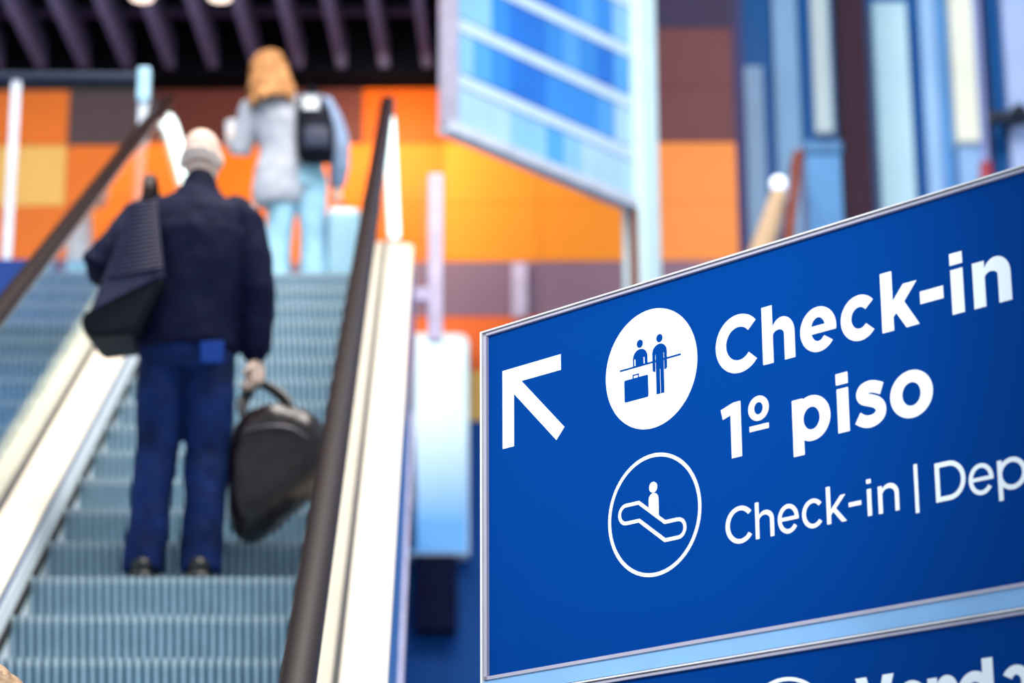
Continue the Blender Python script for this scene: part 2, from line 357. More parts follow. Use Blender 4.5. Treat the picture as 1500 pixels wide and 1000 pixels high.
# ------------------------------------------------------------------ hanging glazed screen on a white mast
YS = 15.5
a = at(650, 190, YS); zb = a.z
tmp = at(925, 303, YS); b = CAM+(tmp-CAM)*((zb-CAM.z)/(tmp.z-CAM.z))
L = (Vector((b.x, b.y, 0))-Vector((a.x, a.y, 0))).length
scr = empty('glazed_screen', (a.x, a.y, zb), math.atan2(b.y-a.y, b.x-a.x), label='hanging blue glazed screen with white crossbars carried by a tall white mast', cat='screen')
m_white = mat('screen_white', (180, 200, 220), .4, vary=.03, spec=.2)
H = 4.6; n_r = 15
step = at(665, 118, a.y).z-at(665, 37, a.y).z; step = abs(step)
box('stile', (0, -.05, 0), (.09, .05, H), mat('stile_pale', (166, 160, 182), .5, spec=.2), scr, .008)
box('bottom_rail', (.0, -.055, -.02), (L+.02, .055, .06), mat('bottom_rail_white', (184, 192, 210), .5, spec=.2), scr, .008)
PB = {'a': (22, 106, 204), 'b': (74, 150, 222), 'c': (126, 180, 226), 'd': (160, 196, 224), 'e': (44, 128, 212)}  # pane tints paint in reflections of white and blue windows
rowsP = ['dddccbcddd', 'cbeaaeeebd', 'cceaaebeab', 'ccbeaaebec', 'bcbeebaaeb', 'cbbeaaebbc', 'bcebaaaebb']
nc = 10
for i in range(int(H/step)):
    z0 = .06+i*step; z1 = z0+step
    if z1 > H: break
    box('crossbar', (.09, -.022, z1-.11), (L, .03, z1-.02), mat('crossbar_pale', (182, 206, 230), .5, vary=.03, spec=.2), scr, .006)
    for c in range(nc):
        wv = (L-.09)/nc
        box('glass_panel', (.09+c*wv, -.012, z0), (.09+(c+1)*wv-.004, .012, z1-.112), mat('screen_glass_'+rowsP[i % 7][c], PB[rowsP[i % 7][c]], .2, vary=.05, scale=1.5, spec=.3), scr)
mw = .20
box('mast', (L+.01, -.10, -zb+.002), (L+.01+mw, .10, H+.4), mat('mast_white', (200, 226, 236), .4, vary=.02, spec=.2), scr, .02)
box('mast_seam', (L-.012, -.05, -zb+.002), (L+.008, .02, 0), mat('mast_seam_brown', (120, 74, 58), .6), scr)
box('hanger', (.03, -.02, H), (.07, .02, 7), m_white, scr)
box('base_plate', (L-.1, -.25, -zb), (L+.01+mw+.1, .25, -zb+.02), m_white, scr)

# white wall cabinet right of the escalator; its glow paints in reflected light
p0, p1 = at(597, 488, YW-.25), at(687, 812, YW-.25)
cab = empty('wall_cabinet', ((p0.x+p1.x)/2, YW-.04, p1.z), label='tall white round-cornered wall cabinet with dark box below, right of the escalator', cat='cabinet')
hw = (p1.x-p0.x)/2; hh = p0.z-p1.z
bm = bmesh.new(); r = .08
prof = [(-hw, 0), (hw, 0)]+[(hw-r+r*math.cos(t), hh-r+r*math.sin(t)) for t in [R(x) for x in (0, 22, 45, 67, 90)]]+[(-hw+r*math.cos(t), hh-r+r*math.sin(t)) for t in [R(x) for x in (90, 113, 135, 158, 180)]]
def prism(bm, prof, y0, y1):
    A = [bm.verts.new((x, y0, z)) for x, z in prof]; B = [bm.verts.new((x, y1, z)) for x, z in prof]
    bm.faces.new(A); bm.faces.new(B[::-1]); n = len(prof)
    for i in range(n): bm.faces.new((A[i], A[(i+1) % n], B[(i+1) % n], B[i]))
prism(bm, prof, -.21, 0)
link('housing', mesh(bm), mat('cabinet_white', (222, 240, 250), .3, vary=.02), cab)
def reflection_face(name, top, low, strength):
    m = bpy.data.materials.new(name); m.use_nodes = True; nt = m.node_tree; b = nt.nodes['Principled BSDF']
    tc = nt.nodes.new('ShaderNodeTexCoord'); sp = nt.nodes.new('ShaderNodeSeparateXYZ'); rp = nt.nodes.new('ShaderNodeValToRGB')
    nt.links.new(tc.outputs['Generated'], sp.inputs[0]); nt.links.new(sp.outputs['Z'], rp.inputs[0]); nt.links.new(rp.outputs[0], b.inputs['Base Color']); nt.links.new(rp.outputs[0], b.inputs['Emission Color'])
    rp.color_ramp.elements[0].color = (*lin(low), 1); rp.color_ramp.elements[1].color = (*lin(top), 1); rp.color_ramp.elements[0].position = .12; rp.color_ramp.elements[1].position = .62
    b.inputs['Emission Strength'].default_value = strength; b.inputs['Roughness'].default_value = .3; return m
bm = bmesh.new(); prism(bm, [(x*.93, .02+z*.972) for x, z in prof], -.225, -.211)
link('lit_front', mesh(bm), reflection_face('cabinet_front', (226, 248, 255), (96, 166, 236), .45), cab)
box('lower_box', (-hw*.7, -.26, -.62), (hw*.62, 0, -.02), mat('lower_box_navy', (8, 16, 52), .7, spec=.1), cab, .02)

# lower-left of the facade: blue cabin, brown rail and post with a stand-in highlight
p0, p1 = at(1179, 206, 17.2), at(1241, 420, 17.2)
cab2 = empty('blue_kiosk', ((p0.x+p1.x)/2, 17.2, 0), label='pale blue kiosk tower with a darker top band beside the brown pillar', cat='kiosk')
hw2 = (p1.x-p0.x)/2
box('body', (-hw2, -.0, 0), (hw2, .3, p0.z-.1), mat('kiosk_blue', (82, 134, 186), .5, vary=.03, spec=.2), cab2, .02)
box('top_band', (-hw2-.01, -.015, p0.z-.1), (hw2+.01, .315, p0.z), mat('kiosk_band', (26, 98, 150), .4), cab2, .012)
pA, pB = at(1172, 218, 16.6), at(1146, 420, 16.6)
br = empty('brown_handrail', (pB.x, 16.6, pB.z), label='orange-brown sloping handrail with dark blue side panel left of the pale blue kiosk', cat='handrail')
bm = bmesh.new(); add_tube(bm, [(pA.x-pB.x+.04, .6, pA.z-pB.z+.06), (pA.x-pB.x, .1, pA.z-pB.z), (-.02, -.3, 0), (-.06, -.8, -.5)], [.036], 14); link('rail', mesh(bm, smooth=True), mat('rail_brown', (122, 62, 46), .5, spec=.2), br)
bm = bmesh.new(); prism(bm, [(-.10, -.5), (.02, -.5), (.10, .62), (.04, .62)], -.02, .04); link('side_panel', mesh(bm), mat('rail_panel_navy', (20, 40, 90), .4), br)
bm = bmesh.new(); prism(bm, [(.0, -.5), (.06, -.5), (.11, .55), (.075, .6)], -.03, .0); link('edge_strip', mesh(bm), mat('rail_strip_rose', (160, 110, 130), .5), br)
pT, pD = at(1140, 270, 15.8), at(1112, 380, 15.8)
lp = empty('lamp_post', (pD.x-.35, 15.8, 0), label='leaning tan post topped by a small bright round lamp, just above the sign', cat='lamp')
bm = bmesh.new(); add_tube(bm, [(pT.x-pD.x+.35, 0, pT.z-.07), (.35, 0, pD.z), (.2, .0, pD.z-.9), (0, 0, 1.2), (0, 0, 0)], [.055, .09, .075, .06, .06], 14); link('post', mesh(bm, smooth=True), mat('post_tan', (186, 156, 126), .5, spec=.2), lp)  # tan post shape stands in for a reflection on curved metal
bm = bmesh.new(); add_ball(bm, (pT.x-pD.x+.35, -.01, pT.z), .055); link('globe', mesh(bm, smooth=True), mat('globe_glow', (235, 240, 255), .3, vary=0, emit=((225, 235, 255), 1.2)), lp)  # glowing ball added in place of a point highlight on metal
bm = bmesh.new(); add_tube(bm, [(0, 0, 0), (0, 0, .02)], [.16], 24, False); link('foot', mesh(bm), m_post, lp)
# little red pull handle at the facade
p = at(1444, 256, 20.1)
e = empty('red_handle', (p.x, 20.1, p.z), label='small red handle low on the facade fins, just above the sign edge', cat='handle')
box('grip', (-.05, -.04, -.5), (.05, .04, .12), mat('handle_red', (170, 40, 60), .45), e, .03)
for z in (-.42, .05): box('stay', (-.02, .03, z-.02), (.02, .66, z+.02), m_post, e)

# ------------------------------------------------------------------ wayfinding sign (local x along the face, y into it, z up; drawn in millimetres from the blue panel's corner, v downwards)
A_S = 0.79107+YAW
d = at(715.9, 492.5, 5.0)-CAM
O_S = CAM+d.normalized()*5.0
sign = empty('wayfinding_sign', (O_S.x, O_S.y, 0), -A_S, label='large blue two-panel wayfinding sign in a pale aluminium frame with white lettering', cat='sign')
ZS = O_S.z
WS = 1560
def sbox(name, u0, u1, v0, v1, y0, y1, m, parent=None, bev=0):
    return box(name, (u0/1000, y0/1000, ZS-v1/1000), (u1/1000, y1/1000, ZS-v0/1000), m, parent or sign, bev)
m_blue = mat('sign_blue', (0, 58, 134), .4, vary=.015, scale=.8, spec=.02)
m_ink = mat('sign_blue_print', (0, 60, 138), .4, vary=0, spec=.02)
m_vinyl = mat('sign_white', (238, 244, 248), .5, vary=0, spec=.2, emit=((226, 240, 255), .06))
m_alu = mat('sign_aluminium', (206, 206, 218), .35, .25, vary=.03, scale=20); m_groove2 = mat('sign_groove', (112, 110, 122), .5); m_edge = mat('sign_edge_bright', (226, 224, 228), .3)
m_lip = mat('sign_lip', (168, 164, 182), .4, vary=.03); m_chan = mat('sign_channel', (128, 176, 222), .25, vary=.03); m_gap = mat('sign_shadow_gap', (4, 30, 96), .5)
for v0 in (0, 721):
    sbox('panel', -2, WS, v0, v0+672, 0, 40, m_blue)
    sbox('frame_top', -8, WS+10, v0-4.4, v0, -7, 40, m_lip)
    sbox('frame_groove', -12, WS+10, v0-7.4, v0-4.4, -4, 40, m_groove2)
    sbox('frame_edge', -15.8, WS+14, v0-10.2, v0-7.4, -9, 44, m_edge)
    sbox('frame_side', -8, -.2, v0-4.4, v0+678, -7, 40, m_lip)
    sbox('frame_groove', -11, -8, v0-7.4, v0+678, -4, 40, m_groove2)
    sbox('frame_edge', -15.8, -11, v0-7.4, v0+700, -9, 44, m_edge)
    sbox('frame_bottom', -8, WS+10, v0+671.6, v0+678, -7, 40, m_lip)
    sbox('frame_side', WS, WS+12, v0-7, v0+690, -7, 44, m_alu)
    sbox('channel', -11, WS+10, v0+678, v0+708.2, -3, 42, m_chan)  # light blue tint puts a sky-like reflection into the aluminium's colour
    sbox('shadow_gap', -10, WS+10, v0+708.2, v0+711.2, 4, 40, m_gap)
sbox('backing', -11, WS+10, -6, 1432, 44, 60, m_alu)
for u in (180, 1340): box('leg', (u/1000, .06, .012), (u/1000+.08, .12, ZS-.05), m_alu, sign, .006)
for u in (180, 1340): box('foot_plate', (u/1000-.06, -.01, 0), (u/1000+.14, .19, .012), m_alu, sign)

def flat(name, polys, m=m_vinyl, parent=None, y=-.9, depth=.85):
    """Cut-out film: each polygon (u, v) becomes a thin prism on the panel's face."""
    bm = bmesh.new()
    for q, P in enumerate(polys):
        n = len(P); yy = y-.015*min(q, 8)                  # overlapping pieces of film lie in turn on one another
        A = [bm.verts.new((u/1000, yy/1000, ZS-v/1000)) for u, v in P]; B = [bm.verts.new((u/1000, (y+depth)/1000, ZS-v/1000)) for u, v in P]
        bm.faces.new(A); bm.faces.new(B[::-1])
        for i in range(n): bm.faces.new((A[i], A[(i+1) % n], B[(i+1) % n], B[i]))
    return link(name, mesh(bm), m, parent or sign)
def ellp(cx, cy, rx, ry, t): return (cx+rx*math.cos(R(t)), cy+ry*math.sin(R(t)))
def band(o, i, a0, a1, n=36):
    """Quads between an outer and an inner ellipse (cx, cy, rx, ry), degrees with v downwards."""
    ts = [a0+(a1-a0)*k/n for k in range(n+1)]
    h = [ts] if abs(a1-a0) < 359 else [ts[:n//2+1], ts[n//2:]]
    return [[ellp(*o, t) for t in q]+[ellp(*i, t) for t in reversed(q)] for q in h]
def rect(u0, u1, v0, v1): return [[(u0, v0), (u1, v0), (u1, v1), (u0, v1)]]
def ribbon(pts, wd, closed=False):
    P = [Vector((p[0], p[1], 0)) for p in pts]; n = len(P); Lf, Rt = [], []
    for k in range(n):
        a = P[(k-1) % n] if closed or k else P[k]; b = P[(k+1) % n] if closed or k < n-1 else P[k]
        d0 = (P[k]-a).normalized() if (P[k]-a).length else (b-P[k]).normalized(); d1 = (b-P[k]).normalized() if (b-P[k]).length else d0
        t = (d0+d1).normalized(); nn = Vector((-t.y, t.x, 0)); h = wd/2/max(.5, abs(nn.dot(Vector((-d0.y, d0.x, 0)))))
        Lf.append(P[k]+nn*h); Rt.append(P[k]-nn*h)
    if not closed: return [[tuple(q[:2]) for q in Lf]+[tuple(q[:2]) for q in reversed(Rt)]]
    r = range(n)
    return [[tuple(Lf[k][:2]), tuple(Lf[(k+1) % n][:2]), tuple(Rt[(k+1) % n][:2]), tuple(Rt[k][:2])] for k in r]
def disc(cx, cy, rx, ry, n=64): return [[ellp(cx, cy, rx, ry, 360*k/n) for k in range(n)]]
# arrow
flat('arrow', [[(38.9, 79.6), (197, 79.4), (197, 110.3), (90.7, 110.1), (70, 131), (69.6, 235.8), (38.9, 235.8)], [(90.7, 110.1), (204.8, 224), (183.4, 245.4), (69.8, 131.2), (60, 110)]])
# check-in pictogram
dk = flat('check_in_pictogram', disc(426.8, 156.8, 113, 113, 96))
fg = lambda name, P, **k: flat(name, P, m_ink, dk, -1.5, .62)
fg('counter', [[(350, 144.3), (501, 143.6), (501, 147.2), (350.2, 147.7)]])
fg('luggage_icon', [[(362.5, 166.6), (418, 166.6), (420, 168.6), (420, 206.7), (418, 208.7), (362.5, 208.7), (360.5, 206.7), (360.5, 168.6)]]+rect(381.6, 384.2, 160.6, 167)+rect(395, 397.6, 160.6, 167)+rect(381.6, 397.6, 159.6, 162.2))
def dome(u0, u1, v0, v1, ry):
    c = (u0+u1)/2; r = (u1-u0)/2
    return [[ellp(c, v0+ry, r, ry, 180+180*k/20) for k in range(21)]+[(u1, v1), (u0, v1)]]
fg('clerk', disc(401.2, 103.8, 7.6, 7.8, 32)+dome(383.5, 419.5, 114, 146, 17))
fg('traveller', disc(450, 103.8, 7.7, 7.8, 32)+dome(431.6, 467.3, 114.3, 131, 16)+rect(431.6, 438.6, 130, 162)+rect(460.5, 467.3, 130, 162)+[[(431.6, 162), (438.6, 162), (438.6, 165.6), (434.6, 165)], [(460.5, 162), (467.3, 162), (464.6, 165), (460.5, 165.6)]]
   +rect(440, 459.2, 130, 162)+rect(440, 449.4, 161.9, 208.8)+rect(450.9, 459.2, 161.9, 208.8)+rect(438.5, 460.6, 130, 133))
for u in (387.6, 410.4): flat('sleeve_line', rect(u, u+2.2, 131.6, 144), m_vinyl, dk, -1.75, .24)
# escalator pictogram
pk = flat('escalator_pictogram', band((426.7, 430.6, 113, 113), (426.7, 430.6, 106.2, 106.2), 0, 360, 96))
line = [(390.4, 402.4), (452.6, 448.7), (483.6, 448.7)]+[ellp(483.6, 465.2, 16.6, 16.5, t) for t in range(-75, 90, 15)]+[(483.6, 481.7), (452, 481.7), (390.4, 435.6), (359, 435.6)]+[ellp(359, 419, 16.6, 16.6, t) for t in range(105, 270, 15)]+[(359, 402.4)]
flat('escalator_outline', ribbon(line, 6.6, True), parent=pk)
flat('rider', disc(426.3, 380, 9.7, 10, 32)+[[ellp(426.5, 402.5, 11.7, 11.7, 180+180*k/18) for k in range(19)]+[(438.2, 437), (414.8, 419.6)]], parent=pk)
# lettering: every character its own cut-out
def letter(P): return flat('letter', P)
def gC(cx, cy, r, ri, ry=None, riy=None, a=41): return band((cx, cy, r, ry or r), (cx, cy, ri, riy or ri), a, 360-a, 48)
def gn(x0, x1, x2, x3, top, base, ot, it, asc=None):
    """n or h: stem x0-x1, right leg x2-x3, outer and inner arch tops ot / it."""
    my = ot+(x3-x0)*.43; ci = (x1+x2)/2; co = (x1+x3)/2-.04*(x3-x1)
    return rect(x0, x1, asc if asc else top, base)+band((co, my, x3-co, my-ot), (ci, my, x2-ci, my-it), 180, 360, 28)+rect(x2, x3, my-.5, base)
def ge(cx, cy, rx, ry, ix, iy, b0, b1, a):
    e = math.degrees(math.asin(min(1, (b1-cy)/ry)))
    return band((cx, cy, rx, ry), (cx, cy, ix, iy), a, 360+e, 48)+rect(cx-ix-2, cx+rx*math.cos(R(e))-.3, b0, b1)
def gk(x0, x1, top, base, P): return rect(x0, x1, top, base)+[[P[0], P[1], P[2], P[3]], [P[0], P[3], P[6], P[7]], [P[3], P[4], P[5], P[6]]]
def ring(cx, cy, rx, ry, ix, iy): return band((cx, cy, rx, ry), (cx, cy, ix, iy), 0, 360, 48)
# first line
letter(gC(638, 155.4, 53.8, 29.8, 53.8, 30.8, 41.5))
letter(gn(692.5, 715.8, 741.8, 764.7, 130, 207.4, 128.4, 149.6, 102.3))
letter(ge(817, 169, 39.3, 40.3, 16, 21.6, 162.3, 176, 39))
letter(gC(906.6, 169, 39.8, 17.6, 40.3, 19.3, 41))
letter(gk(953.8, 977.8, 102.6, 207.4, [(976, 158), (1000.7, 130.6), (1028.7, 130.8), (1001.3, 161.6), (1030.6, 207.5), (1004, 207.8), (984, 177.7), (976, 186)]))
letter(rect(1034.4, 1081.6, 152.7, 174.5))
letter(rect(1097.2, 1122.5, 102.3, 122.8)+rect(1097.8, 1122.3, 130.8, 207.8))
letter(gn(1141.3, 1164.7, 1190.3, 1215.2, 130, 208.2, 128.1, 150.8))
# second line
letter([[(591.7, 269.3), (621, 260.9), (637.2, 260.9), (637.2, 280), (614, 282.4), (595.9, 287.6)]]+rect(614, 637.2, 275, 361))
letter(ring(678, 282.6, 23.2, 22.4, 10.2, 11.3)+rect(656.4, 699.9, 312.6, 322))
letter(rect(753, 776.7, 285, 384.8)+ring(794.8, 323.4, 40.7, 40, 18, 20.2))
letter(rect(850.3, 875.7, 257.7, 277.4)+rect(851.4, 875.5, 284.8, 361.8))
letter(ribbon([tuple(q[:2]) for q in catmull([(946, 301.5, 0), (934, 296.4, 0), (921, 293.6, 0), (908, 296.4, 0), (902.8, 304.6, 0), (907.5, 312.4, 0), (921, 317.6, 0), (934.5, 323.8, 0), (942.2, 333.5, 0), (940.6, 345, 0), (929, 352.4, 0), (914.5, 353.6, 0), (903, 349.8, 0), (893.8, 344, 0)], 5)], 21))
letter(ring(1006.4, 324, 43.6, 40.8, 18.9, 20.2))
# third line
letter(gC(628, 482.6, 33.2, 24, 33.2, 25.4, 39))
letter(gn(662.6, 670.5, 695.6, 703.6, 468, 514.4, 466.3, 473.8, 450))
letter(ge(735.4, 490, 22.8, 25.6, 15.2, 18.2, 486.8, 493, 36))
letter(gC(790, 490, 24, 16, 25.4, 18.2, 40))
letter(gk(819.2, 827.6, 450, 514.3, [(827, 491), (849.6, 468.5), (859.9, 468.4), (838.8, 489.3), (861, 514.5), (850.6, 514.6), (833, 494.3), (827, 500.2)]))
letter(rect(866.3, 892.3, 484.9, 492.2))
letter(rect(904.8, 914.1, 452, 459.2)+rect(905.3, 913.8, 468.6, 514.3))
letter(gn(928, 936.3, 962.3, 970.4, 468.3, 514.8, 466.2, 474))
letter(rect(1002.8, 1010, 444, 526))
letter(rect(1044.6, 1053.4, 450.4, 515.6)+rect(1053, 1073, 450.4, 458.6)+rect(1053, 1073, 507.4, 515.6)+band((1072, 483, 32, 32.6), (1072, 483, 23.6, 24.4), -90, 90, 30))
letter(ge(1134, 492, 24, 26, 16.2, 18.6, 488.6, 495, 36))
letter(rect(1166, 1174.6, 468.4, 534)+ring(1193.5, 493, 27.6, 26.4, 19, 18.4))
# lower panel, cut by the frame's foot
letter([[(863.6, 781), (886, 781), (902.7, 842), (902.7, 866), (892, 866)], [(919.6, 781), (941.6, 781), (913.5, 866), (902.7, 866), (902.7, 842)]])
letter(ge(976, 831, 32, 34, 13, 18, 825, 837, 39))
letter(gn(1008, 1026.5, 1048, 1067, 798.6, 866, 796.8, 815))
letter(rect(1114.2, 1134.4, 779.4, 866)+ring(1098.5, 831.3, 33, 34.3, 14.5, 17))
letter(rect(1186, 1205, 824, 866)+band((1177, 826, 28, 29), (1177, 826, 9.5, 14), 212, 360, 20)+ring(1172, 847.5, 24, 19.5, 9, 8))
flat('pictogram_ring', band((712, 864, 104, 104), (712, 864, 97.4, 97.4), 0, 360, 72))

# ------------------------------------------------------------------ people
m_skin = mat('skin_fair', (226, 176, 152), .5, vary=.03); m_skin2 = mat('skin_light', (234, 198, 180), .5, vary=.03)
def V(*a): return Vector(a)
def add_hand(bm, wr, d, n, thumb, curl, k=1.0):
    """Palm, four unequal bent fingers and a side thumb. d: towards the fingers, n: palm normal, thumb: +1 / -1 side."""
    d = d.normalized(); n = (n-d*n.dot(d)).normalized(); s = d.cross(n)*thumb
    add_tube(bm, [wr-d*.02, wr+d*.02*k, wr+d*.06*k, wr+d*.092*k], [(.02*k, .026*k), (.02*k, .034*k), (.018*k, .041*k), (.013*k, .038*k)], 12)
    # frame normal of add_tube is arbitrary, so widen the palm with knuckle tubes that run across it
    for q in (.035, .06, .085): add_tube(bm, [wr+d*q*k-s*.028*k, wr+d*q*k+s*.028*k], [.0135*k], 8)
    for i, L in enumerate((.072, .080, .075, .058)):
        base = wr+d*(.088-.004*abs(i-1))*k+s*(.030-.020*i)*k; seg = [L*.44*k, L*.31*k, L*.25*k]; p = [base-d*.02*k, base]; a = curl*.45
        for q, Ls in enumerate(seg):
            p.append(p[-1]+(d*math.cos(a)+n*math.sin(a))*Ls); a += curl
        add_tube(bm, p, [.0092*k, .0090*k, .0082*k, .0076*k, .0066*k], 8)
    b = wr+d*.025*k+s*.026*k; t = (d*.62+s*.62+n*.42).normalized(); p2 = b+t*.036*k
    p3 = p2+(d*.7+n*.65+s*.12).normalized()*.03*k
    add_tube(bm, [b-t*.012*k, b, p2, p3], [.013*k, .0125*k, .0105*k, .0082*k], 8)
def add_head(bm, c, h, yaw, pitch):
    """Skull, jaw, nose, ears, lips and brow around c; faces +Y before turning."""
    M = Matrix.Translation(c) @ Matrix.Rotation(yaw, 4, 'Z') @ Matrix.Rotation(pitch, 4, 'X')
    b2 = bmesh.new(); s = h/.23
    add_ball(b2, (0, -.012*s, .028*s), (.074*s, .094*s, .088*s)); add_ball(b2, (0, .03*s, -.035*s), (.058*s, .062*s, .075*s)); add_ball(b2, (0, .055*s, -.088*s), (.032*s, .03*s, .024*s))
    add_tube(b2, [(0, .085*s, .012*s), (0, .107*s, -.024*s)], [.009*s, .015*s], 8); add_tube(b2, [(-.03*s, .082*s, .022*s), (.03*s, .082*s, .022*s)], [.009*s], 8)
    add_tube(b2, [(-.02*s, .086*s, -.058*s), (.02*s, .086*s, -.058*s)], [.008*s], 8)
    for q in (-1, 1): add_ball(b2, (q*.077*s, -.005*s, -.012*s), (.011*s, .02*s, .032*s))
    b2.transform(M); me = bpy.data.meshes.new('t'); b2.to_mesh(me); b2.free(); bm.from_mesh(me); bpy.data.meshes.remove(me)
    return M
def human(name, loc, rz, J, label, skin, group=None):
    e = empty(name, loc, rz, label=label, cat='person', group=group)
    bm = bmesh.new()
    M = add_head(bm, J['head'], J['head_h'], J.get('yaw', 0), J.get('pitch', 0))
    add_tube(bm, [J['neck']-V(0, 0, .04), J['neck'], J['head']-V(0, .012, .03)], [.058, .054, .052], 14)
    w = J['w']
    add_stack(bm, [(J['pelvis'].z-.10, J['pelvis'].x, J['pelvis'].y, .12*w, .09), (J['pelvis'].z, J['pelvis'].x, J['pelvis'].y, .155*w, .105), (J['waist'].z, J['waist'].x, J['waist'].y, .135*w, .095),
                   (J['chest'].z, J['chest'].x, J['chest'].y, .165*w, .11), (J['neck'].z-.09, J['neck'].x, J['neck'].y, .15*w, .085), (J['neck'].z-.01, J['neck'].x, J['neck'].y, .06, .06)])
    for q in 'LR':
        add_tube(bm, [J['sh'+q], (J['sh'+q]+J['el'+q])/2, J['el'+q], (J['el'+q]*.6+J['wr'+q]*.4), J['wr'+q]], [.052, .048, .039, .040, .027], 12)
        hd, pn, cu = J['hand'+q]
        add_hand(bm, J['wr'+q], hd, pn, 1 if q == 'L' else -1, cu, J.get('hk', 1))
        add_tube(bm, [J['hip'+q]+V(0, 0, .05), J['hip'+q]*.5+J['kn'+q]*.5, J['kn'+q], J['kn'+q]*.65+J['an'+q]*.35, J['an'+q]], [.082, .072, .054, .053, .038], 14)
        a = J['an'+q]; add_tube(bm, [a+V(0, -.04, -.02), V(a.x, a.y+.06, .045), V(a.x, a.y+.14, .03)], [.034, .034, .024], 10)
    body = link('body', fuse(bm, .0075, 2), skin, e)
    for q in (-1, 1):
        s = J['head_h']/.23
        b3 = bmesh.new(); add_ball(b3, M @ V(q*.03*s, .082*s, .008*s), .0105*s); link('eye', mesh(b3, smooth=True), mat('eye_white', (235, 235, 235), .2), e)
    return e, M
def cloth(name, bm, m, e, voxel=.011, crumple=.007, freq=9, seed=0, smooth=4):
    return link(name, fuse(bm, voxel, smooth, crumple, freq, seed), m, e)

# --- the man on the steps
pm = at(277, 847, 9.06)
zt9 = TAN*8.95-1.837+.026
man_at = Vector((pm.x-.03, 9.10, zt9))
J = dict(head=V(.016, .07, 1.67), head_h=.228, pitch=R(-14), yaw=R(-6), neck=V(.012, .01, 1.475), w=1.08, pelvis=V(-.01, 0, .93), waist=V(-.005, 0, 1.08), chest=V(0, .0, 1.30),
         shL=V(-.185, -.005, 1.425), elL=V(-.335, -.09, 1.185), wrL=V(-.285, .115, 1.19), shR=V(.195, 0, 1.42), elR=V(.245, -.015, 1.125), wrR=V(.243, .03, .865),
         handL=(V(.25, .9, .25), V(.8, -.2, -.3), .75), handR=(V(-.02, .03, -1), V(-1, .1, 0), 1.05),
         hipL=V(-.095, 0, .88), knL=V(-.112, .015, .48), anL=V(-.132, -.02, .085), hipR=V(.085, 0, .88), knR=V(.075, .015, .48), anR=V(.068, -.02, .085))
man, HM = human('person', man_at, 0, J, 'grey-haired man in navy jacket and blue jeans seen from behind with two dark bags', m_skin2)
m_navy = mat('jacket_navy', (7, 11, 44), .8, vary=.10, scale=30, spec=.15); m_jean = mat('jeans_blue', (9, 31, 78), .8, vary=.28, scale=9, spec=.15)
bm = bmesh.new()
add_stack(bm, [(.875, -.01, 0, .185, .135), (.90, -.01, 0, .193, .143), (1.05, -.005, -.005, .192, .146), (1.2, .0, -.01, .203, .150), (1.33, .005, -.008, .213, .146), (1.43, .008, 0, .195, .12), (1.475, .01, .005, .135, .095), (1.51, .012, .012, .085, .08), (1.535, .014, .02, .073, .073)], 28)
add_tube(bm, [(-.155, 0, 1.43), (-.19, -.01, 1.40), (-.265, -.055, 1.29), (-.338, -.095, 1.185), (-.33, -.03, 1.18), (-.30, .06, 1.187)], [.07, .08, .077, .072, .066, .052], 16)
add_tube(bm, [(.155, 0, 1.43), (.192, 0, 1.392), (.225, -.01, 1.26), (.246, -.015, 1.12), (.248, .01, .99), (.244, .03, .895)], [.07, .08, .076, .070, .064, .055], 16)
cloth('jacket', bm, m_navy, man, .010, .010, 8, 1.3)
bm = bmesh.new(); add_tube(bm, [(.014, .012, 1.505), (.016, .028, 1.555)], [.072, .068], 18); cloth('collar', bm, mat('collar_navy', (6, 10, 36), .8, spec=.15), man, .008, .002)
bm = bmesh.new()
add_stack(bm, [(.79, -.008, 0, .165, .115), (.86, -.01, 0, .178, .128), (.94, -.01, 0, .172, .125), (1.0, -.01, 0, .158, .115)], 26)
add_tube(bm, [(-.088, 0, .86), (-.098, .0, .70), (-.112, .012, .48), (-.123, -.01, .28), (-.134, -.015, .12), (-.135, -.015, .045)], [.096, .090, .079, .076, .078, .080], 18, False)
add_tube(bm, [(.078, 0, .86), (.082, 0, .70), (.076, .012, .48), (.070, -.01, .28), (.067, -.015, .12), (.067, -.015, .045)], [.096, .091, .080, .077, .079, .081], 18, False)
cloth('trousers', bm, m_jean, man, .010, .009, 10, 4.1)
bm = bmesh.new(); prism(bm, [(.055, .80), (.135, .80), (.14, .885), (.05, .885)], -.130, -.118); bmesh.ops.bevel(bm, geom=bm.edges[:], offset=.004, segments=1, affect='EDGES'); link('back_pocket', mesh(bm), mat('pocket_blue', (24, 58, 136), .8, spec=.15), man)
for x in (-.135, .067):
    bm = bmesh.new(); add_tube(bm, [(x, -.075, .05), (x, .0, .055), (x, .09, .045), (x, .165, .032)], [.044, .046, .044, .03], 14); add_box(bm, (x-.046, -.12, .002), (x+.043, .19, .022), .008)
    cloth('shoe', bm, mat('shoe_black', (12, 12, 16), .4), man, .007, 0)
# ring of short grey hair, bare crown
bm = bmesh.new(); s = .228/.23
for a in range(100, 441, 10):
    if -70 < ((a % 360)-90) < 70 and False: continue
    t = R(a)
    if math.sin(t) > .55: continue
    for z in (-.06, -.035, -.01):
        k = math.sqrt(max(0, 1-((z-.028)/.096)**2)); add_ball(bm, ((.076*k)*math.cos(t), -.012+.096*k*math.sin(t), z), .013)
bm.transform(HM); cloth('hair', bm, mat('hair_grey', (230, 208, 198), .8, vary=.1, scale=60), man, .007, .002, 40)

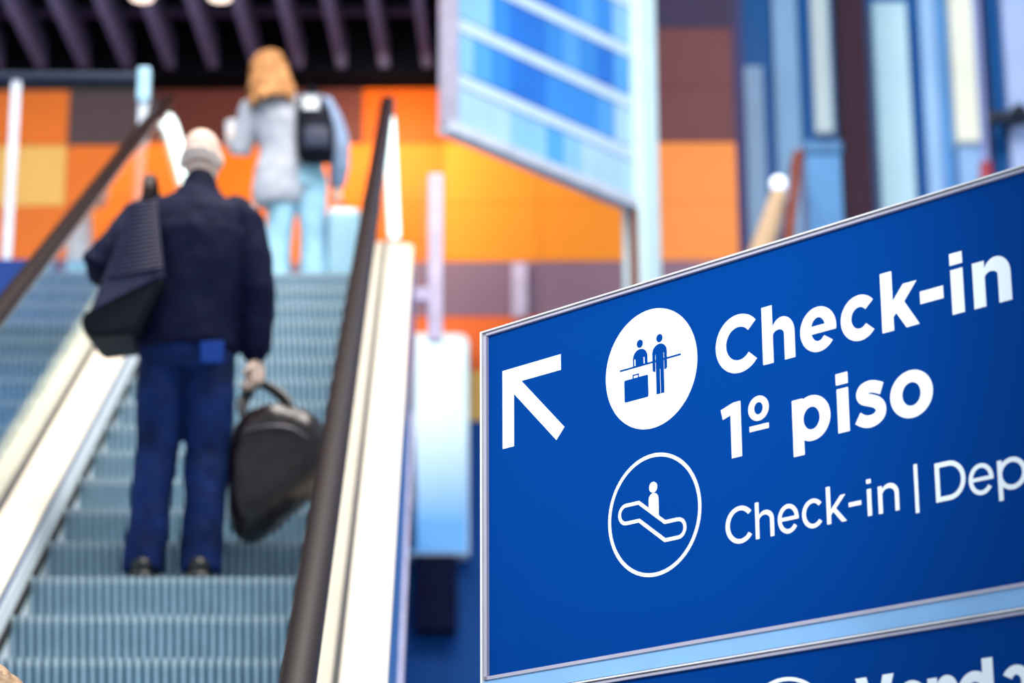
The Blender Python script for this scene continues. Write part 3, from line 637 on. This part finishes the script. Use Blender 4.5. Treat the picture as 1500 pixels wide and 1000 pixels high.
# --- shoulder bag on the man's left side
bag = empty('shoulder_bag', man_at+V(-.205, -.10, .875), label='black quilted shoulder bag under the left arm of the man in the navy jacket', cat='bag')
m_leather = mat('bag_black', (32, 32, 66), .42, vary=.12, scale=40, spec=.35)
def hexa(bm, low, high):
    A = [bm.verts.new(p) for p in low]; B = [bm.verts.new(p) for p in high]; bm.faces.new(A[::-1]); bm.faces.new(B)
    for i in range(4): bm.faces.new((A[i], A[(i+1) % 4], B[(i+1) % 4], B[i]))
bm = bmesh.new(); hexa(bm, [(-.155, -.13, .06), (.125, -.10, .225), (.125, .22, .20), (-.14, .22, .06)], [(.0, -.07, .555), (.075, -.07, .565), (.075, .16, .555), (.0, .16, .545)])
bmesh.ops.bevel(bm, geom=bm.edges[:], offset=.02, segments=3, affect='EDGES'); link('body', mesh(bm, smooth=False), m_leather, bag)
bm = bmesh.new(); hexa(bm, [(-.155, -.11, .0), (.03, -.10, .02), (.03, .20, .02), (-.13, .20, .0)], [(-.178, -.138, .075), (.13, -.108, .235), (.13, .225, .21), (-.147, .225, .07)])
bmesh.ops.bevel(bm, geom=bm.edges[:], offset=.014, segments=2, affect='EDGES'); link('base', mesh(bm), mat('bag_base', (6, 8, 22), .6, spec=.2), bag)
for k in range(17):                                        # quilted ribs on the side that faces the camera
    z = .26+.0165*k; f = (z-.225)/.335
    x0, x1 = -.09+.088*f, .118-.045*f; y = -.119+.048*f
    bm = bmesh.new(); add_tube(bm, [(x0, y-.0, z-.035*(1-f)), (x1, y+.008, z+.01)], [.0085], 8); link('quilt_rib', mesh(bm, smooth=True), m_leather, bag)
bm = bmesh.new(); add_tube(bm, catmull([(.045, -.065, .545), (.05, -.07, .60), (.045, .005, .665), (.05, .10, .63), (.045, .155, .55)], 5), [(.010, .022)], 8); link('strap', mesh(bm, smooth=True), mat('bag_strap', (52, 38, 36), .6, spec=.2), bag)

# --- dark duffel in the man's right hand
duf = empty('duffel_bag', man_at+V(.322, .085, .195), label='black leather duffel hanging by its handles from the right hand of the man', cat='bag')
m_duf = mat('duffel_black', (26, 14, 18), .34, vary=.12, scale=7, bump=.25, spec=.4)
bm = bmesh.new()                                           # slumped barrel: upper edge nearly level, lower edge hanging towards the leg
side = [(-.15, .40), (-.105, .455), (-.03, .49), (.08, .475), (.165, .435), (.205, .36), (.205, .27), (.15, .185), (.07, .10), (-.01, .03), (-.09, -.01), (-.14, .02), (-.165, .12), (-.165, .28)]
cx0, cz0 = .01, .25
layers = [(-.165, .55), (-.15, .80), (-.11, .96), (-.05, 1.03), (.05, 1.03), (.11, .96), (.15, .80), (.165, .55)]
ring = [[bm.verts.new((cx0+(x-cx0)*k, y, cz0+(z-cz0)*k)) for x, z in side] for y, k in layers]
for A, B in zip(ring, ring[1:]):
    for k in range(len(side)): bm.faces.new((A[k], A[(k+1) % len(side)], B[(k+1) % len(side)], B[k]))
bm.faces.new(ring[0]); bm.faces.new(ring[-1][::-1])
link('body', fuse(bm, .012, 6, .010, 8, 2.2), m_duf, duf)
for q in (-1, 1):
    bm = bmesh.new(); add_tube(bm, catmull([(-.105, q*.10, .40), (-.13, q*.07, .50), (-.082, q*.009, .578), (-.03, q*.03, .575), (.045, q*.08, .51), (.07, q*.10, .44)], 6), [(.008, .013)], 8)
    link('handle', mesh(bm, smooth=True), mat('duffel_handle', (36, 30, 34), .35), duf)
bm = bmesh.new(); add_tube(bm, catmull([(-.10, -.168, .36), (-.02, -.178, .375), (.06, -.178, .37), (.125, -.168, .335)], 6), [.006], 8); link('zip', mesh(bm, smooth=True), mat('duffel_zip', (88, 84, 92), .4, .6), duf)
for x, z in ((-.10, .40), (.07, .43)):
    bm = bmesh.new(); add_ball(bm, (x, -.118, z), .015); link('ring', mesh(bm, smooth=True), mat('duffel_ring', (90, 90, 96), .35, .8), duf)

# --- the woman at the top
pw = at(432, 412, 14.62)
wom_at = Vector((pw.x, 14.75, GAP_FLOOR+.004))
J = dict(head=V(-.205, .04, 1.60), head_h=.226, pitch=R(-16), yaw=R(22), neck=V(-.125, .0, 1.42), w=.98, pelvis=V(-.02, 0, .93), waist=V(-.04, 0, 1.08), chest=V(-.08, .0, 1.27),
         shL=V(-.285, 0, 1.365), elL=V(-.355, .06, 1.10), wrL=V(-.415, .19, 1.20), shR=V(.125, 0, 1.37), elR=V(.235, .03, 1.10), wrR=V(.235, .12, .87),
         handL=(V(-.2, .7, .5), V(.6, .2, .4), .6), handR=(V(-.05, .25, -.9), V(-1, .1, 0), .8), hk=.92,
         hipL=V(-.075, 0, .88), knL=V(-.10, .01, .47), anL=V(-.125, 0, .085), hipR=V(.085, 0, .88), knR=V(.10, .01, .47), anR=V(.125, 0, .085))
woman, HW = human('person', wom_at, 0, J, 'fair-haired woman in pale grey blazer and light jeans at the top of the escalator', m_skin2)
m_blz = mat('blazer_grey', (166, 170, 184), .85, spec=.1, vary=.06, scale=20); m_sleeve = mat('sleeve_pale_blue', (138, 156, 188), .85, spec=.1, vary=.05, scale=20)
bm = bmesh.new()
add_stack(bm, [(.70, -.13, 0, .135, .13), (.78, -.10, 0, .175, .142), (.92, -.075, 0, .195, .142), (1.07, -.065, 0, .178, .125), (1.24, -.085, 0, .20, .135), (1.35, -.10, 0, .195, .115), (1.42, -.12, .004, .115, .085), (1.46, -.13, .01, .075, .07)], 26)
add_tube(bm, [(-.24, 0, 1.37), (-.295, .0, 1.345), (-.33, .03, 1.22), (-.36, .06, 1.09), (-.385, .12, 1.135), (-.405, .165, 1.175)], [.07, .08, .072, .07, .062, .052], 16)
cloth('blazer', bm, m_blz, woman, .011, .012, 8, 7)
bm = bmesh.new()
add_tube(bm, [(.08, 0, 1.375), (.135, 0, 1.355), (.20, .01, 1.25), (.245, .03, 1.10), (.245, .07, .98), (.24, .11, .90)], [.07, .085, .08, .075, .066, .056], 16)
cloth('sleeve', bm, m_sleeve, woman, .011, .008, 9, 3)
m_pj = mat('jeans_pale', (142, 184, 208), .85, spec=.1, vary=.08, scale=8)
bm = bmesh.new()
add_stack(bm, [(.80, .005, 0, .165, .115), (.88, .005, 0, .172, .125), (.98, 0, 0, .15, .11), (1.04, -.01, 0, .135, .10)], 24)
add_tube(bm, [(-.085, 0, .87), (-.095, 0, .70), (-.115, .01, .46), (-.13, 0, .25), (-.14, 0, .06)], [.094, .088, .082, .094, .112], 16)
add_tube(bm, [(.085, 0, .87), (.09, 0, .70), (.10, .01, .46), (.112, 0, .25), (.125, 0, .06)], [.094, .088, .080, .090, .106], 16)
cloth('trousers', bm, m_pj, woman, .011, .008, 10, 5)
for x in (-.125, .125):
    bm = bmesh.new(); add_tube(bm, [(x, -.06, .04), (x, .0, .05), (x, .08, .04), (x, .14, .028)], [.034, .038, .038, .028], 12); add_box(bm, (x-.038, -.085, .002), (x+.038, .165, .02), .007)
    cloth('shoe', bm, mat('shoe_tan', (206, 170, 130), .5), woman, .008, 0)
m_hair = mat('hair_blonde', (170, 118, 74), .7, spec=.2, vary=.32, scale=16)
bm = bmesh.new()
for k in range(90):
    a = R(150+240*random.random()); q = .3+.7*random.random()
    x, y = .088*math.cos(a), -.012+.10*math.sin(a)
    L = .17+.14*random.random()
    add_tube(bm, [(x*.35, y*.35, .118), (x*.8, y*.85, .085), (x*1.06, y*1.05, .02), (x*1.18, y*1.12-.01, -.08), (x*(1.25+.55*random.random()), y*1.15-.04, -L)], [.022, .026, .027, .026, .014], 7)
bm.transform(HW); cloth('hair', bm, m_hair, woman, .010, .006, 26, 2)
# what she carries
pk_ = empty('backpack', wom_at+V(.085, -.165, .93), label='black backpack slung on the right shoulder of the fair-haired woman', cat='backpack')
bm = bmesh.new(); add_stack(bm, [(.0, .03, 0, .085, .06), (.03, .03, 0, .115, .075), (.18, .025, 0, .12, .085), (.33, .01, .005, .11, .075), (.42, -.01, .015, .08, .055), (.455, -.015, .02, .04, .03)], 22, 2.8)
m_pk = mat('backpack_black', (8, 10, 26), .7, spec=.15, vary=.15, scale=20)
link('body', fuse(bm, .011, 3, .006, 10, 1), m_pk, pk_)
bm = bmesh.new(); add_stack(bm, [(.05, .035, -.088, .07, .016), (.07, .035, -.09, .08, .02), (.17, .035, -.094, .08, .02), (.19, .035, -.094, .065, .015)], 18, 4); link('front_pocket', mesh(bm, smooth=True), mat('backpack_pocket', (26, 34, 64), .6), pk_)
bm = bmesh.new(); add_tube(bm, catmull([(-.01, .02, .42), (.0, .07, .50), (.005, .16, .515), (.01, .27, .45), (.02, .30, .30)], 5), [(.009, .026)], 8); link('strap', mesh(bm, smooth=True), m_pk, pk_)
bm = bmesh.new(); add_tube(bm, catmull([(-.03, -.01, .44), (-.015, -.03, .485), (.0, -.01, .44)], 5), [.009], 8); link('grab_loop', mesh(bm, smooth=True), m_pk, pk_)
bm = bmesh.new(); add_box(bm, (-.05, -.03, .31), (.045, -.082, .40), .012); link('white_flap', mesh(bm), mat('flap_white', (226, 228, 236), .6), pk_)
pap = empty('paper_cup', wom_at+V(-.44, .30, 1.21), label='white paper cup held up in the left hand of the fair-haired woman', cat='cup')
bm = bmesh.new(); add_stack(bm, [(0, 0, 0, .034, .034), (.14, 0, 0, .046, .046)], 24); link('cup', mesh(bm, smooth=False), mat('paper_white', (236, 236, 242), .6), pap)
bm = bmesh.new(); add_stack(bm, [(.138, 0, 0, .049, .049), (.15, 0, 0, .049, .049), (.165, 0, 0, .04, .04)], 24); link('lid', mesh(bm), mat('lid_white', (220, 222, 232), .4), pap)
ps = at(500, 412, 14.75)
sc_ = empty('suitcase', (ps.x, 14.8, GAP_FLOOR+.004), R(6), label='pale blue hard-shell suitcase standing at the right of the fair-haired woman', cat='suitcase')
m_suit = mat('suitcase_pale', (140, 180, 202), .3, .1, vary=.04, scale=6)
bm = bmesh.new(); add_box(bm, (-.10, -.16, .05), (.10, .16, .66), .04); link('shell', mesh(bm), m_suit, sc_)
for k in range(6):
    x = -.072+.029*k; bm = bmesh.new(); add_box(bm, (x-.008, -.168, .10), (x+.008, -.158, .60), .003); link('rib', mesh(bm), m_suit, sc_)
for x in (-.07, .07):
    for y in (-.11, .11):
        bm = bmesh.new(); add_tube(bm, [(x-.015, y, .028), (x+.015, y, .028)], [.027], 14, False); link('wheel', mesh(bm, smooth=False), mat('wheel_black', (24, 24, 28), .5), sc_)
        box('fork', (x-.008, y-.01, .03), (x+.008, y+.01, .06), MATS['wheel_black'], sc_)
for y in (-.05, .05):
    bm = bmesh.new(); add_tube(bm, [(.0, y, .64), (.0, y, .70)], [.007], 8); link('telescopic_rod', mesh(bm, smooth=True), mat('rod_steel', (210, 214, 220), .2, .9), sc_)
bm = bmesh.new(); add_tube(bm, [(0, -.07, .71), (0, .07, .71)], [.013], 10); link('grip', mesh(bm, smooth=True), MATS['wheel_black'], sc_)
bm = bmesh.new(); add_ball(bm, (-.06, -.166, .085), .026); link('corner_guard', mesh(bm, smooth=True), mat('guard_chrome', (245, 250, 255), .12, 1), sc_)

# --- the nearer passenger of whom the photo shows only some hair, at the lower left corner
p = at(-62, 1030, 4.32)
zs = None
for k in range(-15, 3):
    if abs(8.95+.364*k-4.2) < .19: zs = TAN*8.95-1.837+.026+.21*k; yk = 8.95+.364*k+.19
hgt = p.z-zs
third_at = Vector((p.x, yk, zs))
s = (hgt+.07)/1.70
J = dict(head=V(0, .03, 1.575*s), head_h=.225, pitch=R(-6), yaw=0, neck=V(0, 0, 1.42*s), w=.98, pelvis=V(.0, 0, .93*s), waist=V(0, 0, 1.08*s), chest=V(0, 0, 1.26*s),
         shL=V(-.175, 0, 1.37*s), elL=V(-.225, -.02, 1.09*s), wrL=V(-.22, .06, .86*s), shR=V(.175, 0, 1.37*s), elR=V(.225, -.02, 1.09*s), wrR=V(.22, .06, .86*s),
         handL=(V(.02, .1, -1), V(1, 0, 0), .4), handR=(V(-.02, .1, -1), V(-1, 0, 0), .4), hk=.95,
         hipL=V(-.085, 0, .87*s), knL=V(-.09, .01, .47*s), anL=V(-.095, -.01, .085), hipR=V(.085, 0, .87*s), knR=V(.09, .01, .47*s), anR=V(.095, -.01, .085))
third, HT = human('person', third_at, 0, J, 'passenger with tousled light brown hair at the very corner of the escalator foot', m_skin)
bm = bmesh.new()
add_stack(bm, [(.80*s, 0, 0, .19, .14), (1.0*s, 0, 0, .185, .135), (1.25*s, 0, 0, .20, .135), (1.36*s, 0, 0, .185, .11), (1.43*s, 0, .0, .10, .08), (1.47*s, 0, .01, .07, .068)], 24)
for q in (-1, 1): add_tube(bm, [(q*.14, 0, 1.375*s), (q*.19, 0, 1.35*s), (q*.228, -.02, 1.09*s), (q*.222, .05, .90*s)], [.07, .078, .068, .052], 14)
cloth('coat', bm, mat('coat_tan', (176, 140, 108), .8, vary=.1, scale=20), third, .012, .008)
bm = bmesh.new(); add_stack(bm, [(.78*s, 0, 0, .16, .115), (.88*s, 0, 0, .165, .12), (.98*s, 0, 0, .15, .11)], 22)
for q in (-1, 1): add_tube(bm, [(q*.08, 0, .86*s), (q*.09, .01, .47*s), (q*.095, 0, .06)], [.092, .074, .07], 14, False)
cloth('trousers', bm, mat('trousers_dark', (36, 38, 48), .8), third, .012, .007)
for x in (-.095, .095):
    bm = bmesh.new(); add_tube(bm, [(x, -.065, .045), (x, .09, .04), (x, .155, .03)], [.036, .04, .028], 12); add_box(bm, (x-.04, -.09, .002), (x+.04, .18, .022), .007); cloth('shoe', bm, MATS['shoe_black'], third, .008, 0)
bm = bmesh.new()
for k in range(80):
    a = R(165+210*random.random()); x, y = .09*math.cos(a), -.012+.104*math.sin(a)
    add_tube(bm, [(x*.3, y*.3, .122), (x*.85, y*.9, .088), (x*1.08, y*1.06, .02), (x*(1.1+.35*random.random()), y*1.12, -.07), (x*(1.0+.4*random.random()), y*1.0-.02, -.16-.1*random.random())], [.02, .022, .022, .019, .010], 7)
bm.transform(HT); cloth('hair', bm, mat('hair_light_brown', (190, 150, 112), .6, vary=.3, scale=50), third, .008, .008, 40, 2)
